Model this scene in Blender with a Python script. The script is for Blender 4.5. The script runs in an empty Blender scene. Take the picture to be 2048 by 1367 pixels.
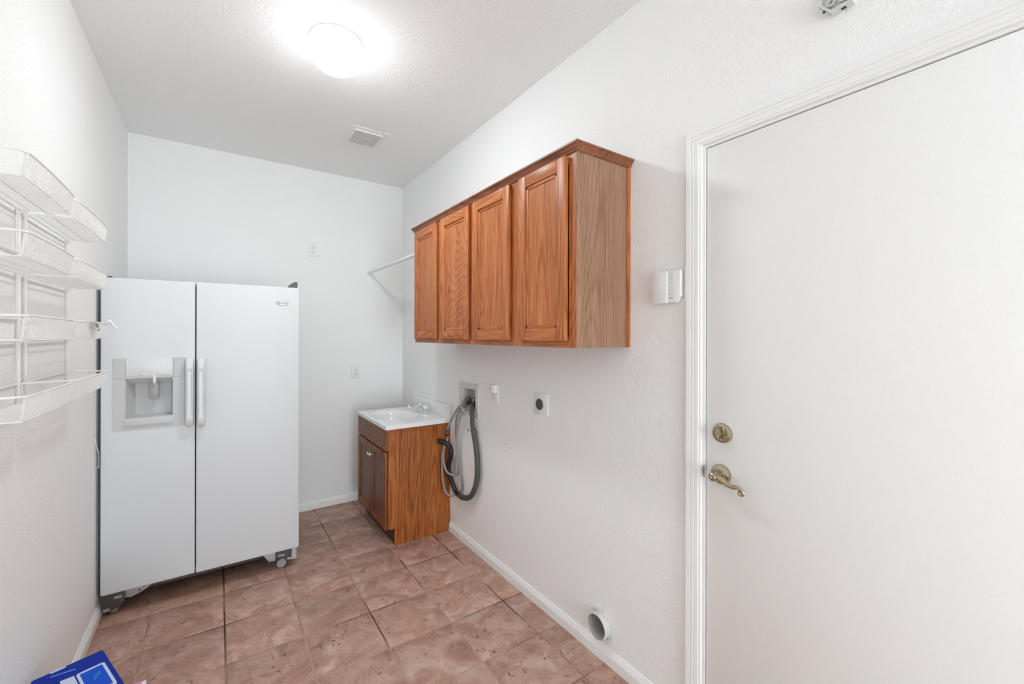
import bpy, bmesh, math, random
from mathutils import Vector, Matrix

# ------------------------------------------------------------------ camera, world, light level
S = bpy.context.scene
COL = S.collection
R = math.radians
CAMX, CAMH = 0.4877, 1.4065
cam = bpy.data.cameras.new('camera')
cam.sensor_fit = 'HORIZONTAL'
cam.sensor_width = 36.0
cam.lens = 847.13 / 2048 * 36.0
cam.shift_y = -(683.5 - 670.565) / 2048
cam.clip_start = 0.02
cam_o = bpy.data.objects.new('camera', cam)
COL.objects.link(cam_o)
cam_o.location = (CAMX, 0, CAMH)
cam_o.rotation_euler = (Matrix.Rotation(R(-34.805), 4, 'Z') @ Matrix.Rotation(R(90), 4, 'X') @ Matrix.Rotation(R(0.113), 4, 'Z')).to_euler()
S.camera = cam_o

wd = bpy.data.worlds.new('fill_world')
S.world = wd
wd.use_nodes = True
wd.node_tree.nodes['Background'].inputs[0].default_value = (0.825, 0.937, 1.0, 1)
wd.node_tree.nodes['Background'].inputs[1].default_value = 8.0  # added soft fill, enters by the made-up opening behind the camera
LAMP_STRENGTH = 100.0
pl = bpy.data.lights.new('fill_portal', 'AREA'); pl.shape = 'RECTANGLE'; pl.size = 1.30; pl.size_y = 2.10; pl.cycles.is_portal = True
pl_o = bpy.data.objects.new('fill_portal', pl); COL.objects.link(pl_o)
pl_o.location = (0.90, -3.46, 1.05); pl_o.rotation_euler = (R(90), 0, 0)  # sampling guide at the added fill opening, emits nothing itself
S.view_settings.view_transform = 'Standard'
S.view_settings.look = 'None'
S.view_settings.gamma = 1.0
S.view_settings.use_curve_mapping = False
S.view_settings.exposure = 0.46
S.cycles.use_light_tree = False
S.cycles.max_bounces = 8
S.cycles.diffuse_bounces = 7

W, D, H = 1.871, 3.739, 2.743      # right wall x, back wall y, ceiling height
YF = -3.40                         # wall behind the camera
random.seed(7)

# ------------------------------------------------------------------ materials
def srgb(r, g, b):
    f = lambda c: (c / 255 / 12.92) if c / 255 <= 0.04045 else ((c / 255 + 0.055) / 1.055) ** 2.4
    return (f(r), f(g), f(b), 1)

class NT:
    def __init__(s, name):
        s.m = bpy.data.materials.new(name); s.m.use_nodes = True
        s.t = s.m.node_tree; s.b = s.t.nodes['Principled BSDF']
    def n(s, kind, **kw):
        nd = s.t.nodes.new(kind)
        for k, v in kw.items():
            if k.startswith('i_'):
                key = k[2:]
                nd.inputs[int(key) if key.isdigit() else key.replace('_', ' ')].default_value = v
            else: setattr(nd, k, v)
        return nd
    def l(s, a, b): s.t.links.new(a, b)
    def ramp(s, fac, stops):
        r = s.n('ShaderNodeValToRGB'); e = r.color_ramp.elements
        e[0].position, e[0].color = stops[0]; e[1].position, e[1].color = stops[-1]
        for p, c in stops[1:-1]:
            x = e.new(p); x.color = c
        s.l(fac, r.inputs[0]); return r.outputs[0]
    def bump(s, h, strength, dist):
        b = s.n('ShaderNodeBump', i_Strength=strength, i_Distance=dist)
        s.l(h, b.inputs['Height']); s.l(b.outputs[0], s.b.inputs['Normal'])

def plain(name, col, rough=0.5, metal=0.0, spec=0.5, coat=0.0):
    t = NT(name); t.b.inputs['Base Color'].default_value = col
    t.b.inputs['Roughness'].default_value = rough; t.b.inputs['Metallic'].default_value = metal
    t.b.inputs['Specular IOR Level'].default_value = spec
    t.b.inputs['Coat Weight'].default_value = coat
    if rough > 0.3 and metal == 0: return t.m
    # slight surface variation
    n = t.n('ShaderNodeTexNoise', i_Scale=40.0, i_Detail=2.0)
    co = t.n('ShaderNodeTexCoord'); t.l(co.outputs['Object'], n.inputs['Vector'])
    mr = t.n('ShaderNodeMapRange', i_3=max(0.02, rough - 0.04), i_4=min(1, rough + 0.04))
    t.l(n.outputs[0], mr.inputs[0]); t.l(mr.outputs[0], t.b.inputs['Roughness'])
    return t.m

def plaster(name, col, scale, strength, dist, rough=0.85):
    t = NT(name); t.b.inputs['Roughness'].default_value = rough
    t.b.inputs['Specular IOR Level'].default_value = 0.25
    co = t.n('ShaderNodeTexCoord')
    n1 = t.n('ShaderNodeTexNoise', i_Scale=scale, i_Detail=2.0, i_Roughness=0.55)
    t.l(co.outputs['Object'], n1.inputs['Vector'])
    c = t.ramp(n1.outputs[0], [(0.3, tuple(0.975 * v for v in col[:3]) + (1,)), (0.6, col)])
    t.l(c, t.b.inputs['Base Color'])
    h = t.n('ShaderNodeMapRange', i_1=0.35, i_2=0.7)
    t.l(n1.outputs[0], h.inputs[0]); t.bump(h.outputs[0], strength, dist)
    return t.m

def wood(name, dark, mid, light, axis='Z', rough=0.42, freq=9.0, contrast=1.0):
    t = NT(name); t.b.inputs['Roughness'].default_value = rough
    t.b.inputs['Specular IOR Level'].default_value = 0.4
    co = t.n('ShaderNodeTexCoord'); oi = t.n('ShaderNodeObjectInfo')
    off = t.n('ShaderNodeVectorMath', operation='SCALE'); off.inputs[3].default_value = 9.0
    cx = t.n('ShaderNodeCombineXYZ'); 
    for k in range(3): t.l(oi.outputs['Random'], cx.inputs[k])
    t.l(cx.outputs[0], off.inputs[0])
    add = t.n('ShaderNodeVectorMath', operation='ADD')
    t.l(co.outputs['Object'], add.inputs[0]); t.l(off.outputs[0], add.inputs[1])
    def mapped(long):
        sc = {'Z': (1, 1, long), 'Y': (1, long, 1), 'X': (long, 1, 1)}[axis]
        m = t.n('ShaderNodeMapping'); m.inputs['Scale'].default_value = sc
        t.l(add.outputs[0], m.inputs['Vector']); return m.outputs[0]
    # growth rings: bands over a coordinate warped by long noise -> cathedral figures
    warp = t.n('ShaderNodeTexNoise', i_Scale=3.2, i_Detail=0.6, i_Roughness=0.35)
    t.l(mapped(0.16), warp.inputs['Vector'])
    sepm = t.n('ShaderNodeMath', operation='MULTIPLY', i_1=freq * 42.0)
    t.l(warp.outputs[0], sepm.inputs[0])
    si = t.n('ShaderNodeMath', operation='SINE'); t.l(sepm.outputs[0], si.inputs[0])
    r01 = t.n('ShaderNodeMapRange', i_1=-0.2, i_2=1.0); t.l(si.outputs[0], r01.inputs[0])
    fine = t.n('ShaderNodeTexNoise', i_Scale=260.0, i_Detail=2.0, i_Roughness=0.6)
    t.l(mapped(0.03), fine.inputs['Vector'])
    broad = t.n('ShaderNodeTexNoise', i_Scale=16.0, i_Detail=2.0)
    t.l(mapped(0.06), broad.inputs['Vector'])
    a = t.n('ShaderNodeMath', operation='MULTIPLY_ADD', i_1=-0.125 * contrast, i_2=0.045); t.l(r01.outputs[0], a.inputs[0])
    b = t.n('ShaderNodeMath', operation='MULTIPLY_ADD', i_1=0.75 * contrast); t.l(fine.outputs[0], b.inputs[0]); t.l(a.outputs[0], b.inputs[2])
    c = t.n('ShaderNodeMath', operation='MULTIPLY_ADD', i_1=0.35); t.l(broad.outputs[0], c.inputs[0]); t.l(b.outputs[0], c.inputs[2])
    base = 0.5 * 0.75 * contrast + 0.175
    col = t.ramp(c.outputs[0], [(max(0, base - 0.26), dark), (base, mid), (min(1, base + 0.24), light)])
    t.l(col, t.b.inputs['Base Color'])
    t.bump(c.outputs[0], 0.12, 0.002)
    return t.m

def tile_mat():
    t = NT('slate_tile'); t.b.inputs['Roughness'].default_value = 0.5
    co = t.n('ShaderNodeTexCoord'); oi = t.n('ShaderNodeObjectInfo')
    sc = t.n('ShaderNodeVectorMath', operation='SCALE'); sc.inputs[3].default_value = 23.0
    cx = t.n('ShaderNodeCombineXYZ'); 
    for k in range(3): t.l(oi.outputs['Random'], cx.inputs[k])
    t.l(cx.outputs[0], sc.inputs[0])
    add = t.n('ShaderNodeVectorMath', operation='ADD')
    t.l(co.outputs['Object'], add.inputs[0]); t.l(sc.outputs[0], add.inputs[1])
    V = add.outputs[0]
    big = t.n('ShaderNodeTexNoise', i_Scale=7.0, i_Detail=4.0, i_Roughness=0.6, i_Distortion=1.2); t.l(V, big.inputs['Vector'])
    fine = t.n('ShaderNodeTexNoise', i_Scale=260.0, i_Detail=2.0, i_Roughness=0.7); t.l(V, fine.inputs['Vector'])
    fl = t.n('ShaderNodeTexNoise', i_Scale=26.0, i_Detail=5.0, i_Roughness=0.72, i_Distortion=1.6); t.l(V, fl.inputs['Vector'])
    c1 = t.ramp(big.outputs[0], [(0.28, srgb(158, 117, 101)), (0.5, srgb(188, 149, 132)), (0.72, srgb(211, 182, 169))])
    f1 = t.ramp(fine.outputs[0], [(0.3, (0.74, 0.74, 0.74, 1)), (0.7, (1.14, 1.12, 1.1, 1))])
    m1 = t.n('ShaderNodeMix', data_type='RGBA', blend_type='MULTIPLY'); m1.inputs[0].default_value = 1.0
    t.l(c1, m1.inputs[6]); t.l(f1, m1.inputs[7])
    f2 = t.ramp(fl.outputs[0], [(0.33, (1, 1, 1, 1)), (0.41, (0, 0, 0, 1))])
    m2 = t.n('ShaderNodeMix', data_type='RGBA'); t.l(f2, m2.inputs[0]); t.l(m1.outputs[2], m2.inputs[6])
    m2.inputs[7].default_value = srgb(92, 66, 56)
    hs = t.n('ShaderNodeHueSaturation'); 
    mv = t.n('ShaderNodeMapRange', i_3=0.9, i_4=1.06); t.l(oi.outputs['Random'], mv.inputs[0]); t.l(mv.outputs[0], hs.inputs['Value'])
    t.l(m2.outputs[2], hs.inputs['Color']); t.l(hs.outputs[0], t.b.inputs['Base Color'])
    bm_ = t.n('ShaderNodeMath', operation='MULTIPLY_ADD', i_1=0.25); t.l(fine.outputs[0], bm_.inputs[0]); t.l(fl.outputs[0], bm_.inputs[2])
    t.bump(bm_.outputs[0], 0.35, 0.004)
    return t.m

def grout_mat():
    t = NT('grout'); t.b.inputs['Roughness'].default_value = 0.9
    co = t.n('ShaderNodeTexCoord')
    n1 = t.n('ShaderNodeTexNoise', i_Scale=2.6, i_Detail=2.0, i_Roughness=0.5); t.l(co.outputs['Object'], n1.inputs['Vector'])
    n2 = t.n('ShaderNodeTexNoise', i_Scale=120.0, i_Detail=2.0); t.l(co.outputs['Object'], n2.inputs['Vector'])
    a = t.n('ShaderNodeMath', operation='MULTIPLY_ADD', i_1=0.15); t.l(n2.outputs[0], a.inputs[0]); t.l(n1.outputs[0], a.inputs[2])
    c = t.ramp(a.outputs[0], [(0.44, srgb(84, 58, 46)), (0.53, srgb(136, 104, 88)), (0.64, srgb(182, 150, 132))])
    t.l(c, t.b.inputs['Base Color']); t.bump(n2.outputs[0], 0.3, 0.002)
    return t.m

M = {}
M['wall'] = plaster('painted_wall', (0.90, 0.90, 0.893, 1), 130, 0.3, 0.003)
M['ceiling'] = plaster('ceiling_texture', (0.89, 0.89, 0.885, 1), 85, 0.3, 0.004)
M['trim'] = plain('trim_paint', (0.88, 0.88, 0.87, 1), 0.4)
M['door'] = plaster('door_paint', (0.87, 0.866, 0.855, 1), 260, 0.12, 0.0015, 0.45)
M['tile'] = tile_mat()
M['grout'] = grout_mat()
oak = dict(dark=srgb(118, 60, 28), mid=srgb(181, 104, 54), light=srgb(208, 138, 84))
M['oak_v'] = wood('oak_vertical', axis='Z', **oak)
M['oak_h'] = wood('oak_horizontal', axis='Y', **oak)
M['oak_x'] = wood('oak_depthwise', axis='X', dark=srgb(100, 52, 28), mid=srgb(150, 88, 55), light=srgb(176, 116, 80))
M['oak_crown'] = wood('oak_crown', axis='Y', dark=srgb(88, 48, 30), mid=srgb(136, 82, 54), light=srgb(165, 108, 76))
M['oak_side'] = wood('oak_greyer_side', dark=srgb(104, 74, 54), mid=srgb(154, 115, 91), light=srgb(174, 140, 114), freq=8.0, contrast=0.8)  # greyer brown than the oak of the doors
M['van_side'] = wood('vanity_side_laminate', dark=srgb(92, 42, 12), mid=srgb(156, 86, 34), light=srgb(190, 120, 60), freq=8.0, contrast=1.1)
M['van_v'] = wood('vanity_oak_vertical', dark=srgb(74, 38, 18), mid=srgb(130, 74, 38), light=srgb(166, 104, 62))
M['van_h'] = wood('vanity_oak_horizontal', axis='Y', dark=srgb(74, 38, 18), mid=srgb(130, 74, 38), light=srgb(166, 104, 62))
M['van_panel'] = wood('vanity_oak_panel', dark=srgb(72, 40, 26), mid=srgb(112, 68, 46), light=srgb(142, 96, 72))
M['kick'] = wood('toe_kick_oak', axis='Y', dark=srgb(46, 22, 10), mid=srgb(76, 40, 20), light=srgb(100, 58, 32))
M['cab_inner'] = plain('cabinet_interior', srgb(70, 45, 30), 0.8)  # dark brown of the inner panels
M['fridge'] = plaster('fridge_enamel', (0.70, 0.72, 0.735, 1), 420, 0.15, 0.001, 0.38)
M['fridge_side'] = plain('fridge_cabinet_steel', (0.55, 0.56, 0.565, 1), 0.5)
M['fridge_plastic'] = plain('fridge_plastic', (0.70, 0.71, 0.71, 1), 0.35)
M['bezel'] = plain('dispenser_bezel_plastic', (0.55, 0.555, 0.555, 1), 0.5)
M['recess'] = plain('dispenser_recess_plastic', (0.50, 0.50, 0.50, 1), 0.5)
M['grey_plastic'] = plain('grey_plastic', (0.34, 0.34, 0.34, 1), 0.45)
M['gasket'] = plain('door_gasket', (0.10, 0.10, 0.10, 1), 0.7)
M['dark_metal'] = plain('dark_metal', (0.10, 0.10, 0.105, 1), 0.5, 0.3)
M['zinc'] = plain('zinc_plate', (0.56, 0.56, 0.55, 1), 0.45, 0.55)
M['rubber'] = plain('black_rubber', (0.012, 0.012, 0.014, 1), 0.42)
M['white'] = plain('white_plastic', (0.82, 0.82, 0.81, 1), 0.35)
M['offwhite'] = plain('off_white_plastic', (0.84, 0.835, 0.815, 1), 0.4)
M['slot'] = plain('dark_slot', (0.05, 0.045, 0.04, 1), 0.7)
M['wire'] = plain('white_coated_wire', (0.84, 0.835, 0.82, 1), 0.35)
M['marble'] = plain('cultured_marble', (0.86, 0.865, 0.86, 1), 0.12, coat=0.4)
M['chrome'] = plain('chrome', (0.82, 0.82, 0.83, 1), 0.10, 1.0)
M['acrylic'] = plain('clear_acrylic', (0.72, 0.70, 0.69, 1), 0.12)
M['knob'] = plain('satin_brass_knob', (0.80, 0.74, 0.66, 1), 0.25, 1.0)
M['brass'] = plain('antique_brass', (0.50, 0.44, 0.32, 1), 0.22, 1.0)
M['steel'] = plain('latch_steel', (0.45, 0.45, 0.44, 1), 0.35, 0.9)
M['hose'] = plain('grey_hose', (0.30, 0.29, 0.275, 1), 0.5)
M['drain'] = plain('drain_hose_grey', (0.078, 0.077, 0.073, 1), 0.6)
M['box_pl'] = plain('outlet_box_plastic', (0.66, 0.655, 0.64, 1), 0.5)
M['valve'] = plain('valve_metal', (0.22, 0.21, 0.20, 1), 0.4, 0.7)
M['blue_end'] = plain('blue_coupling', srgb(70, 86, 108), 0.5)
M['duct_in'] = plain('duct_inside', (0.52, 0.51, 0.50, 1), 0.55, 0.3)
M['duct_out'] = plaster('duct_painted', (0.76, 0.755, 0.74, 1), 90, 0.8, 0.008)
M['blue'] = plain('blue_carton', srgb(10, 44, 150), 0.55, spec=0.15)
M['lightblue'] = plain('print_light_blue', srgb(90, 150, 225), 0.4)
M['screen'] = plain('print_screen_blue', srgb(10, 80, 200), 0.5, spec=0.15)
M['print_white'] = plain('print_white', srgb(196, 208, 232), 0.4)
M['pink'] = plain('pink_print', srgb(225, 130, 185), 0.5)
M['paper'] = plain('white_packet', srgb(232, 228, 236), 0.5)
M['ink'] = plain('grey_ink', (0.22, 0.21, 0.21, 1), 0.6)
M['badge'] = plain('badge_silver', (0.66, 0.67, 0.68, 1), 0.3, 0.2)
t = NT('lamp_glass'); t.b.inputs['Base Color'].default_value = (0.9, 0.9, 0.9, 1)
t.b.inputs['Emission Color'].default_value = (0.89, 0.967, 1.0, 1)
t.b.inputs['Emission Strength'].default_value = LAMP_STRENGTH
t.b.inputs['Roughness'].default_value = 0.3
gm = t.n('ShaderNodeNewGeometry'); sx_ = t.n('ShaderNodeSeparateXYZ'); t.l(gm.outputs['Normal'], sx_.inputs[0])
mr = t.n('ShaderNodeMapRange', i_1=-0.35, i_2=-0.97, i_3=LAMP_STRENGTH * 0.06, i_4=LAMP_STRENGTH); t.l(sx_.outputs[2], mr.inputs[0]); t.l(mr.outputs[0], t.b.inputs['Emission Strength'])
M['lamp'] = t.m

# ------------------------------------------------------------------ mesh helpers
def NB(): return bmesh.new()

def box(bm, x0, x1, y0, y1, z0, z1, bev=0.0, seg=2):
    vs = [bm.verts.new((x, y, z)) for x in (x0, x1) for y in (y0, y1) for z in (z0, z1)]
    F = [(0, 1, 3, 2), (4, 6, 7, 5), (0, 4, 5, 1), (2, 3, 7, 6), (0, 2, 6, 4), (1, 5, 7, 3)]
    fs = [bm.faces.new([vs[i] for i in f]) for f in F]
    if bev > 0:
        es = list({e for f in fs for e in f.edges})
        bmesh.ops.bevel(bm, geom=es, offset=bev, segments=seg, affect='EDGES', profile=0.5, clamp_overlap=True)
    return fs

def prism(bm, poly, axis, a, b, bev=0.0):
    """poly: 2d points; axis 'X': (y,z), 'Y': (x,z), 'Z': (x,y)"""
    def P(p, t):
        return {'X': (t, p[0], p[1]), 'Y': (p[0], t, p[1]), 'Z': (p[0], p[1], t)}[axis]
    v0 = [bm.verts.new(P(p, a)) for p in poly]; v1 = [bm.verts.new(P(p, b)) for p in poly]
    n = len(poly)
    fs = [bm.faces.new(v0), bm.faces.new(list(reversed(v1)))]
    for i in range(n):
        fs.append(bm.faces.new([v0[i], v1[i], v1[(i + 1) % n], v0[(i + 1) % n]]))
    bmesh.ops.recalc_face_normals(bm, faces=fs)
    if bev > 0:
        es = list({e for f in fs[:2] for e in f.edges})
        bmesh.ops.bevel(bm, geom=es, offset=bev, segments=2, affect='EDGES', profile=0.5)
    return fs

def lathe(bm, prof, center, axis='Z', n=32, sx=1.0, sy=1.0):
    """prof: (radius, height along axis)"""
    c = Vector(center)
    rings = []
    for r, h in prof:
        ring = []
        for i in range(n):
            a = 2 * math.pi * i / n
            u, v = r * math.cos(a) * sx, r * math.sin(a) * sy
            p = {'Z': (u, v, h), 'X': (h, u, v), 'Y': (u, h, v)}[axis]
            ring.append(bm.verts.new(c + Vector(p)))
        rings.append(ring)
    fs = []
    for a, b in zip(rings, rings[1:]):
        for i in range(n):
            fs.append(bm.faces.new([a[i], a[(i + 1) % n], b[(i + 1) % n], b[i]]))
    if prof[0][0] > 1e-6: fs.append(bm.faces.new(rings[0]))
    if prof[-1][0] > 1e-6: fs.append(bm.faces.new(list(reversed(rings[-1]))))
    bmesh.ops.recalc_face_normals(bm, faces=fs)

def tube(bm, pts, r, n=8, closed=False, caps=True):
    P = [Vector(p) for p in pts]; N = len(P)
    rs = r if isinstance(r, (list, tuple)) else [r] * N
    rings = []; up = None
    for i in range(N):
        if closed: d = (P[(i + 1) % N] - P[i - 1])
        else: d = (P[min(i + 1, N - 1)] - P[max(i - 1, 0)])
        if d.length < 1e-9: d = Vector((0, 0, 1))
        d.normalize()
        if up is None:
            up = Vector((0, 0, 1)) if abs(d.z) < 0.9 else Vector((1, 0, 0))
        s = d.cross(up)
        if s.length < 1e-5: s = d.cross(Vector((0.3, 0.9, 0.2)))
        s.normalize(); up = s.cross(d).normalized()
        rings.append([bm.verts.new(P[i] + rs[i] * (math.cos(2 * math.pi * k / n) * s + math.sin(2 * math.pi * k / n) * up)) for k in range(n)])
    m = N if closed else N - 1
    for i in range(m):
        a, b = rings[i], rings[(i + 1) % N]
        for k in range(n):
            bm.faces.new([a[k], a[(k + 1) % n], b[(k + 1) % n], b[k]])
    if not closed and caps:
        bm.faces.new(list(reversed(rings[0]))); bm.faces.new(rings[-1])

def smooth_path(pts, k=6, closed=False):
    """Catmull-Rom through pts"""
    P = [Vector(p) for p in pts]; out = []; N = len(P)
    rng = range(N) if closed else range(N - 1)
    for i in rng:
        if closed: a, b, c, d = P[i - 1], P[i], P[(i + 1) % N], P[(i + 2) % N]
        else: a, b, c, d = P[max(i - 1, 0)], P[i], P[i + 1], P[min(i + 2, N - 1)]
        for j in range(k):
            t = j / k
            out.append(0.5 * ((2 * b) + (c - a) * t + (2 * a - 5 * b + 4 * c - d) * t * t + (3 * b - a - 3 * c + d) * t ** 3))
    if not closed: out.append(P[-1])
    return out

def mesh_from(name, bm, smooth=35):
    bmesh.ops.remove_doubles(bm, verts=bm.verts, dist=1e-6)
    bmesh.ops.recalc_face_normals(bm, faces=bm.faces)
    me = bpy.data.meshes.new(name); bm.to_mesh(me); bm.free()
    if smooth:
        for p in me.polygons: p.use_smooth = True
        me.set_sharp_from_angle(angle=R(smooth))
    return me

def tag(o, label=None, cat=None, group=None, kind=None):
    if label: o['label'] = label
    if cat: o['category'] = cat
    if group: o['group'] = group
    if kind: o['kind'] = kind
    return o

def link(o, parent=None):
    COL.objects.link(o)
    if parent:
        o.parent = parent
        mw = Matrix.Translation(parent.location) @ Matrix.Rotation(parent.rotation_euler.z, 4, 'Z') if parent.get('_root') else None
    return o

ORG = {}
def obj(name, bm, mat, parent=None, smooth=35, label=None):
    """mesh written in world coordinates; its origin stays at the parent's base"""
    me = bm if isinstance(bm, bpy.types.Mesh) else mesh_from(name, bm, smooth)
    if me.materials: pass
    else: me.materials.append(M[mat])
    o = bpy.data.objects.new(name, me); COL.objects.link(o)
    if parent:
        o.parent = parent
        o.matrix_parent_inverse = ORG[parent.name].inverted()
    ORG[o.name] = ORG[parent.name] if False else Matrix.Identity(4)
    if label: o['label'] = label
    return o

def thing(name, label, cat, loc, group=None, kind=None):
    o = bpy.data.objects.new(name, None); COL.objects.link(o)
    o.location = loc; o.empty_display_size = 0.1
    ORG[o.name] = Matrix.Translation(Vector(loc))
    return tag(o, label, cat, group, kind)

def struct(name, bm, mat, label, cat, smooth=35):
    o = obj(name, bm, mat, None, smooth)
    return tag(o, label, cat, kind='structure')

def cut(o, cutters):
    """boolean difference, baked into the mesh"""
    for bm in cutters:
        me = mesh_from('cutter', bm, 0)
        c = bpy.data.objects.new('cutter', me); COL.objects.link(c)
        md = o.modifiers.new('b', 'BOOLEAN'); md.operation = 'DIFFERENCE'; md.solver = 'EXACT'; md.object = c
        dg = bpy.context.evaluated_depsgraph_get(); dg.update()
        ne = bpy.data.meshes.new_from_object(o.evaluated_get(dg))
        o.modifiers.clear(); o.data = ne
        bpy.data.objects.remove(c); bpy.data.meshes.remove(me)
    if not o.data.materials: pass
    for p in o.data.polygons: p.use_smooth = True
    o.data.set_sharp_from_angle(angle=R(35))

# ------------------------------------------------------------------ room shell
TH = 0.12
# openings
DY0, DY1, DZ1 = -0.10, 0.818, 2.052            # door slab far edge is y = DY1
bm = NB(); box(bm, W, W + TH, YF - TH, D + TH, 0, H)
wall_right = struct('wall_right', bm, 'wall', 'white textured right wall with the door and wall cabinets', 'wall')
c1 = NB(); box(c1, W - .1, W + TH + .1, DY0 - .022, DY1 + .022, -0.1, DZ1 + .022)
c2 = NB(); box(c2, W - .1, W + .085, 2.395, 2.592, 0.915, 1.055)
c3 = NB(); lathe(c3, [(0.055, -0.1), (0.055, 0.25)], (W, 1.297, 0.147), 'X', 36)
cut(wall_right, [c1, c2, c3])
bm = NB(); box(bm, -TH, 0, YF - TH, D + TH, 0, H)
struct('wall_left', bm, 'wall', 'white textured left wall behind the wire racks', 'wall')
bm = NB(); box(bm, 0, W, D, D + TH, 0, H)
struct('wall_back', bm, 'wall', 'white textured back wall behind the refrigerator', 'wall')
bm = NB(); box(bm, 0, W, YF - TH, YF, 0, H)
wall_front = struct('wall_front', bm, 'wall', 'white wall behind the camera with an added opening for fill light', 'wall')
c4 = NB(); box(c4, 0.25, 1.55, YF - TH - .1, YF + .1, -0.1, 2.1)  # unseen opening, added to let fill light in from behind the camera
cut(wall_front, [c4])
bm = NB(); box(bm, -TH, W + TH, YF - TH, D + TH, H, H + TH)
struct('ceiling', bm, 'ceiling', 'white textured ceiling', 'ceiling')
bm = NB(); box(bm, -TH, W + TH, YF - TH, D + TH, -0.08, -0.0016)
floor = struct('floor', bm, 'grout', 'brown stone-look tiled floor with worn grout', 'floor')

# floor tiles: one object each, the same mesh where the size is the same
PIT, OX, OY, GR = 0.3041, 0.5185, 1.8740, 0.0075
tile_meshes = {}
xs = [0.0] + [OX + i * PIT for i in range(-1, 5)] + [W]
ys = [OY + j * PIT for j in range(-18, 7)]
ys = [YF] + [y for y in ys if YF + 0.02 < y < D - 0.02] + [D]
for i in range(len(xs) - 1):
    for j in range(len(ys) - 1):
        w = xs[i + 1] - xs[i] - GR; d = ys[j + 1] - ys[j] - GR
        key = (round(w, 3), round(d, 3))
        if key not in tile_meshes:
            b = NB(); fs = box(b, -w / 2, w / 2, -d / 2, d / 2, -0.008, 0.0)
            top = [e for e in b.edges if all(v.co.z > -0.001 for v in e.verts)]
            bmesh.ops.bevel(b, geom=top, offset=0.0022, segments=2, affect='EDGES', profile=0.5)
            me = mesh_from('tile', b, 50); me.materials.append(M['tile']); tile_meshes[key] = me
        o = bpy.data.objects.new('tile', tile_meshes[key]); COL.objects.link(o)
        o.parent = floor
        o.location = ((xs[i] + xs[i + 1]) / 2, (ys[j] + ys[j + 1]) / 2, 0.0)

# baseboards
BP = [(0, 0), (.0135, 0), (.0135, .040), (.0115, .043), (.0115, .047), (.0085, .050), (.0085, .054), (.0055, .058), (.004, .063), (0, .065)]
def baseboard(name, axis, a, b, face, sgn, label):
    bm = NB()
    if axis == 'Y': prism(bm, [(face + sgn * p[0], p[1]) for p in BP], 'Y', a, b)
    else: prism(bm, [(face + sgn * p[0], p[1]) for p in BP], 'X', a, b)
    struct(name, bm, 'trim', label, 'baseboard', 20)
baseboard('baseboard_right', 'Y', 0.892, 2.765, W, -1, 'white stepped baseboard along the right wall below the dryer outlet')
baseboard('baseboard_left', 'Y', YF, D, 0, 1, 'white baseboard along the left wall beside the refrigerator')
baseboard('baseboard_back', 'X', 0.0135, W, D, -1, 'white baseboard on the back wall between refrigerator and vanity')

# ------------------------------------------------------------------ door with casing
CP = [(0, 0), (0, .008), (.002, .0095), (.007, .0095), (.009, .012), (.021, .0135), (.0225, .0115), (.024, .0115), (.0255, .014),
      (.032, .015), (.0335, .0125), (.035, .0125), (.037, .0155), (.052, .017), (.0545, .0145), (.056, .0145), (.058, .010), (.0635, .008), (.0635, 0)]
bm = NB()
yi, zi, yn = DY1 + 0.013, DZ1 + 0.013, DY0 - 0.013
cols = []
for w, tck in CP:
    cols.append([bm.verts.new((W - tck, y, z)) for y, z in ((yi + w, 0), (yi + w, zi + w), (yn - w, zi + w), (yn - w, 0))])
for a, b in zip(cols, cols[1:] + cols[:1]):
    for k in range(3):
        bm.faces.new([a[k], a[k + 1], b[k + 1], b[k]])
for k in (0, 3): bm.faces.new([c[k] for c in cols])
trim = struct('trim_1', bm, 'trim', 'white fluted casing around the door', 'trim', 25)
bm = NB()      # jamb lining
box(bm, W - .0005, W + TH, DY1 + .003, DY1 + .022, 0, DZ1 + .022)
box(bm, W - .0005, W + TH, DY0 - .022, DY0 - .003, 0, DZ1 + .022)
box(bm, W - .0005, W + TH, DY0 - .003, DY1 + .003, DZ1 + .003, DZ1 + .022)
box(bm, W + .050, W + .065, DY0 - .003, DY1 + .003, 0, DZ1 + .003)
obj('jamb', bm, 'trim', trim)
bm = NB()      # strike plate on the jamb edge
prism(bm, [(0.8215, 0.918), (0.8275, 0.923), (0.830, 0.940), (0.8275, 0.957), (0.8215, 0.962)], 'X', W - .0022, W + .004)
obj('strike_plate', bm, 'steel', trim, label='grey metal strike plate')

bm = NB(); box(bm, W + .004, W + .048, DY0, DY1, 0.008, DZ1, 0.0015)
door = struct('door_1', bm, 'door', 'plain white slab door with deadbolt and lever handle', 'door')
XD = W + .004
bm = NB()      # deadbolt
lathe(bm, [(0, 0), (.033, 0), (.033, -.004), (.030, -.010), (.024, -.0125), (.0235, -.011), (.016, -.010), (0, -.010)], (XD, .760, 1.082), 'X', 40)
db = obj('deadbolt', bm, 'brass', door, label='antique brass deadbolt plate')
bm = NB()
lathe(bm, [(0, 0), (.008, 0), (.008, -.016), (0, -.016)], (XD - .010, .760, 1.082), 'X', 20)
pr = [(-.016 + .032 * k / 12) for k in range(13)]
prism(bm, [(.760 + .0035 * math.cos(i * math.pi * 2 / 20), 1.082 + .019 * math.sin(i * math.pi * 2 / 20)) for i in range(20)], 'X', XD - .030, XD - .014, 0.001)
obj('thumb_turn', bm, 'brass', db)
bm = NB()      # lever set
ly, lz = .764, .944
lathe(bm, [(0, 0), (.033, 0), (.033, -.004), (.031, -.011), (.025, -.015), (.018, -.017), (.017, -.021), (0, -.021)], (XD, ly, lz), 'X', 40)
lv = obj('lever_rose', bm, 'brass', door, label='antique brass lever rose')
bm = NB()
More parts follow.
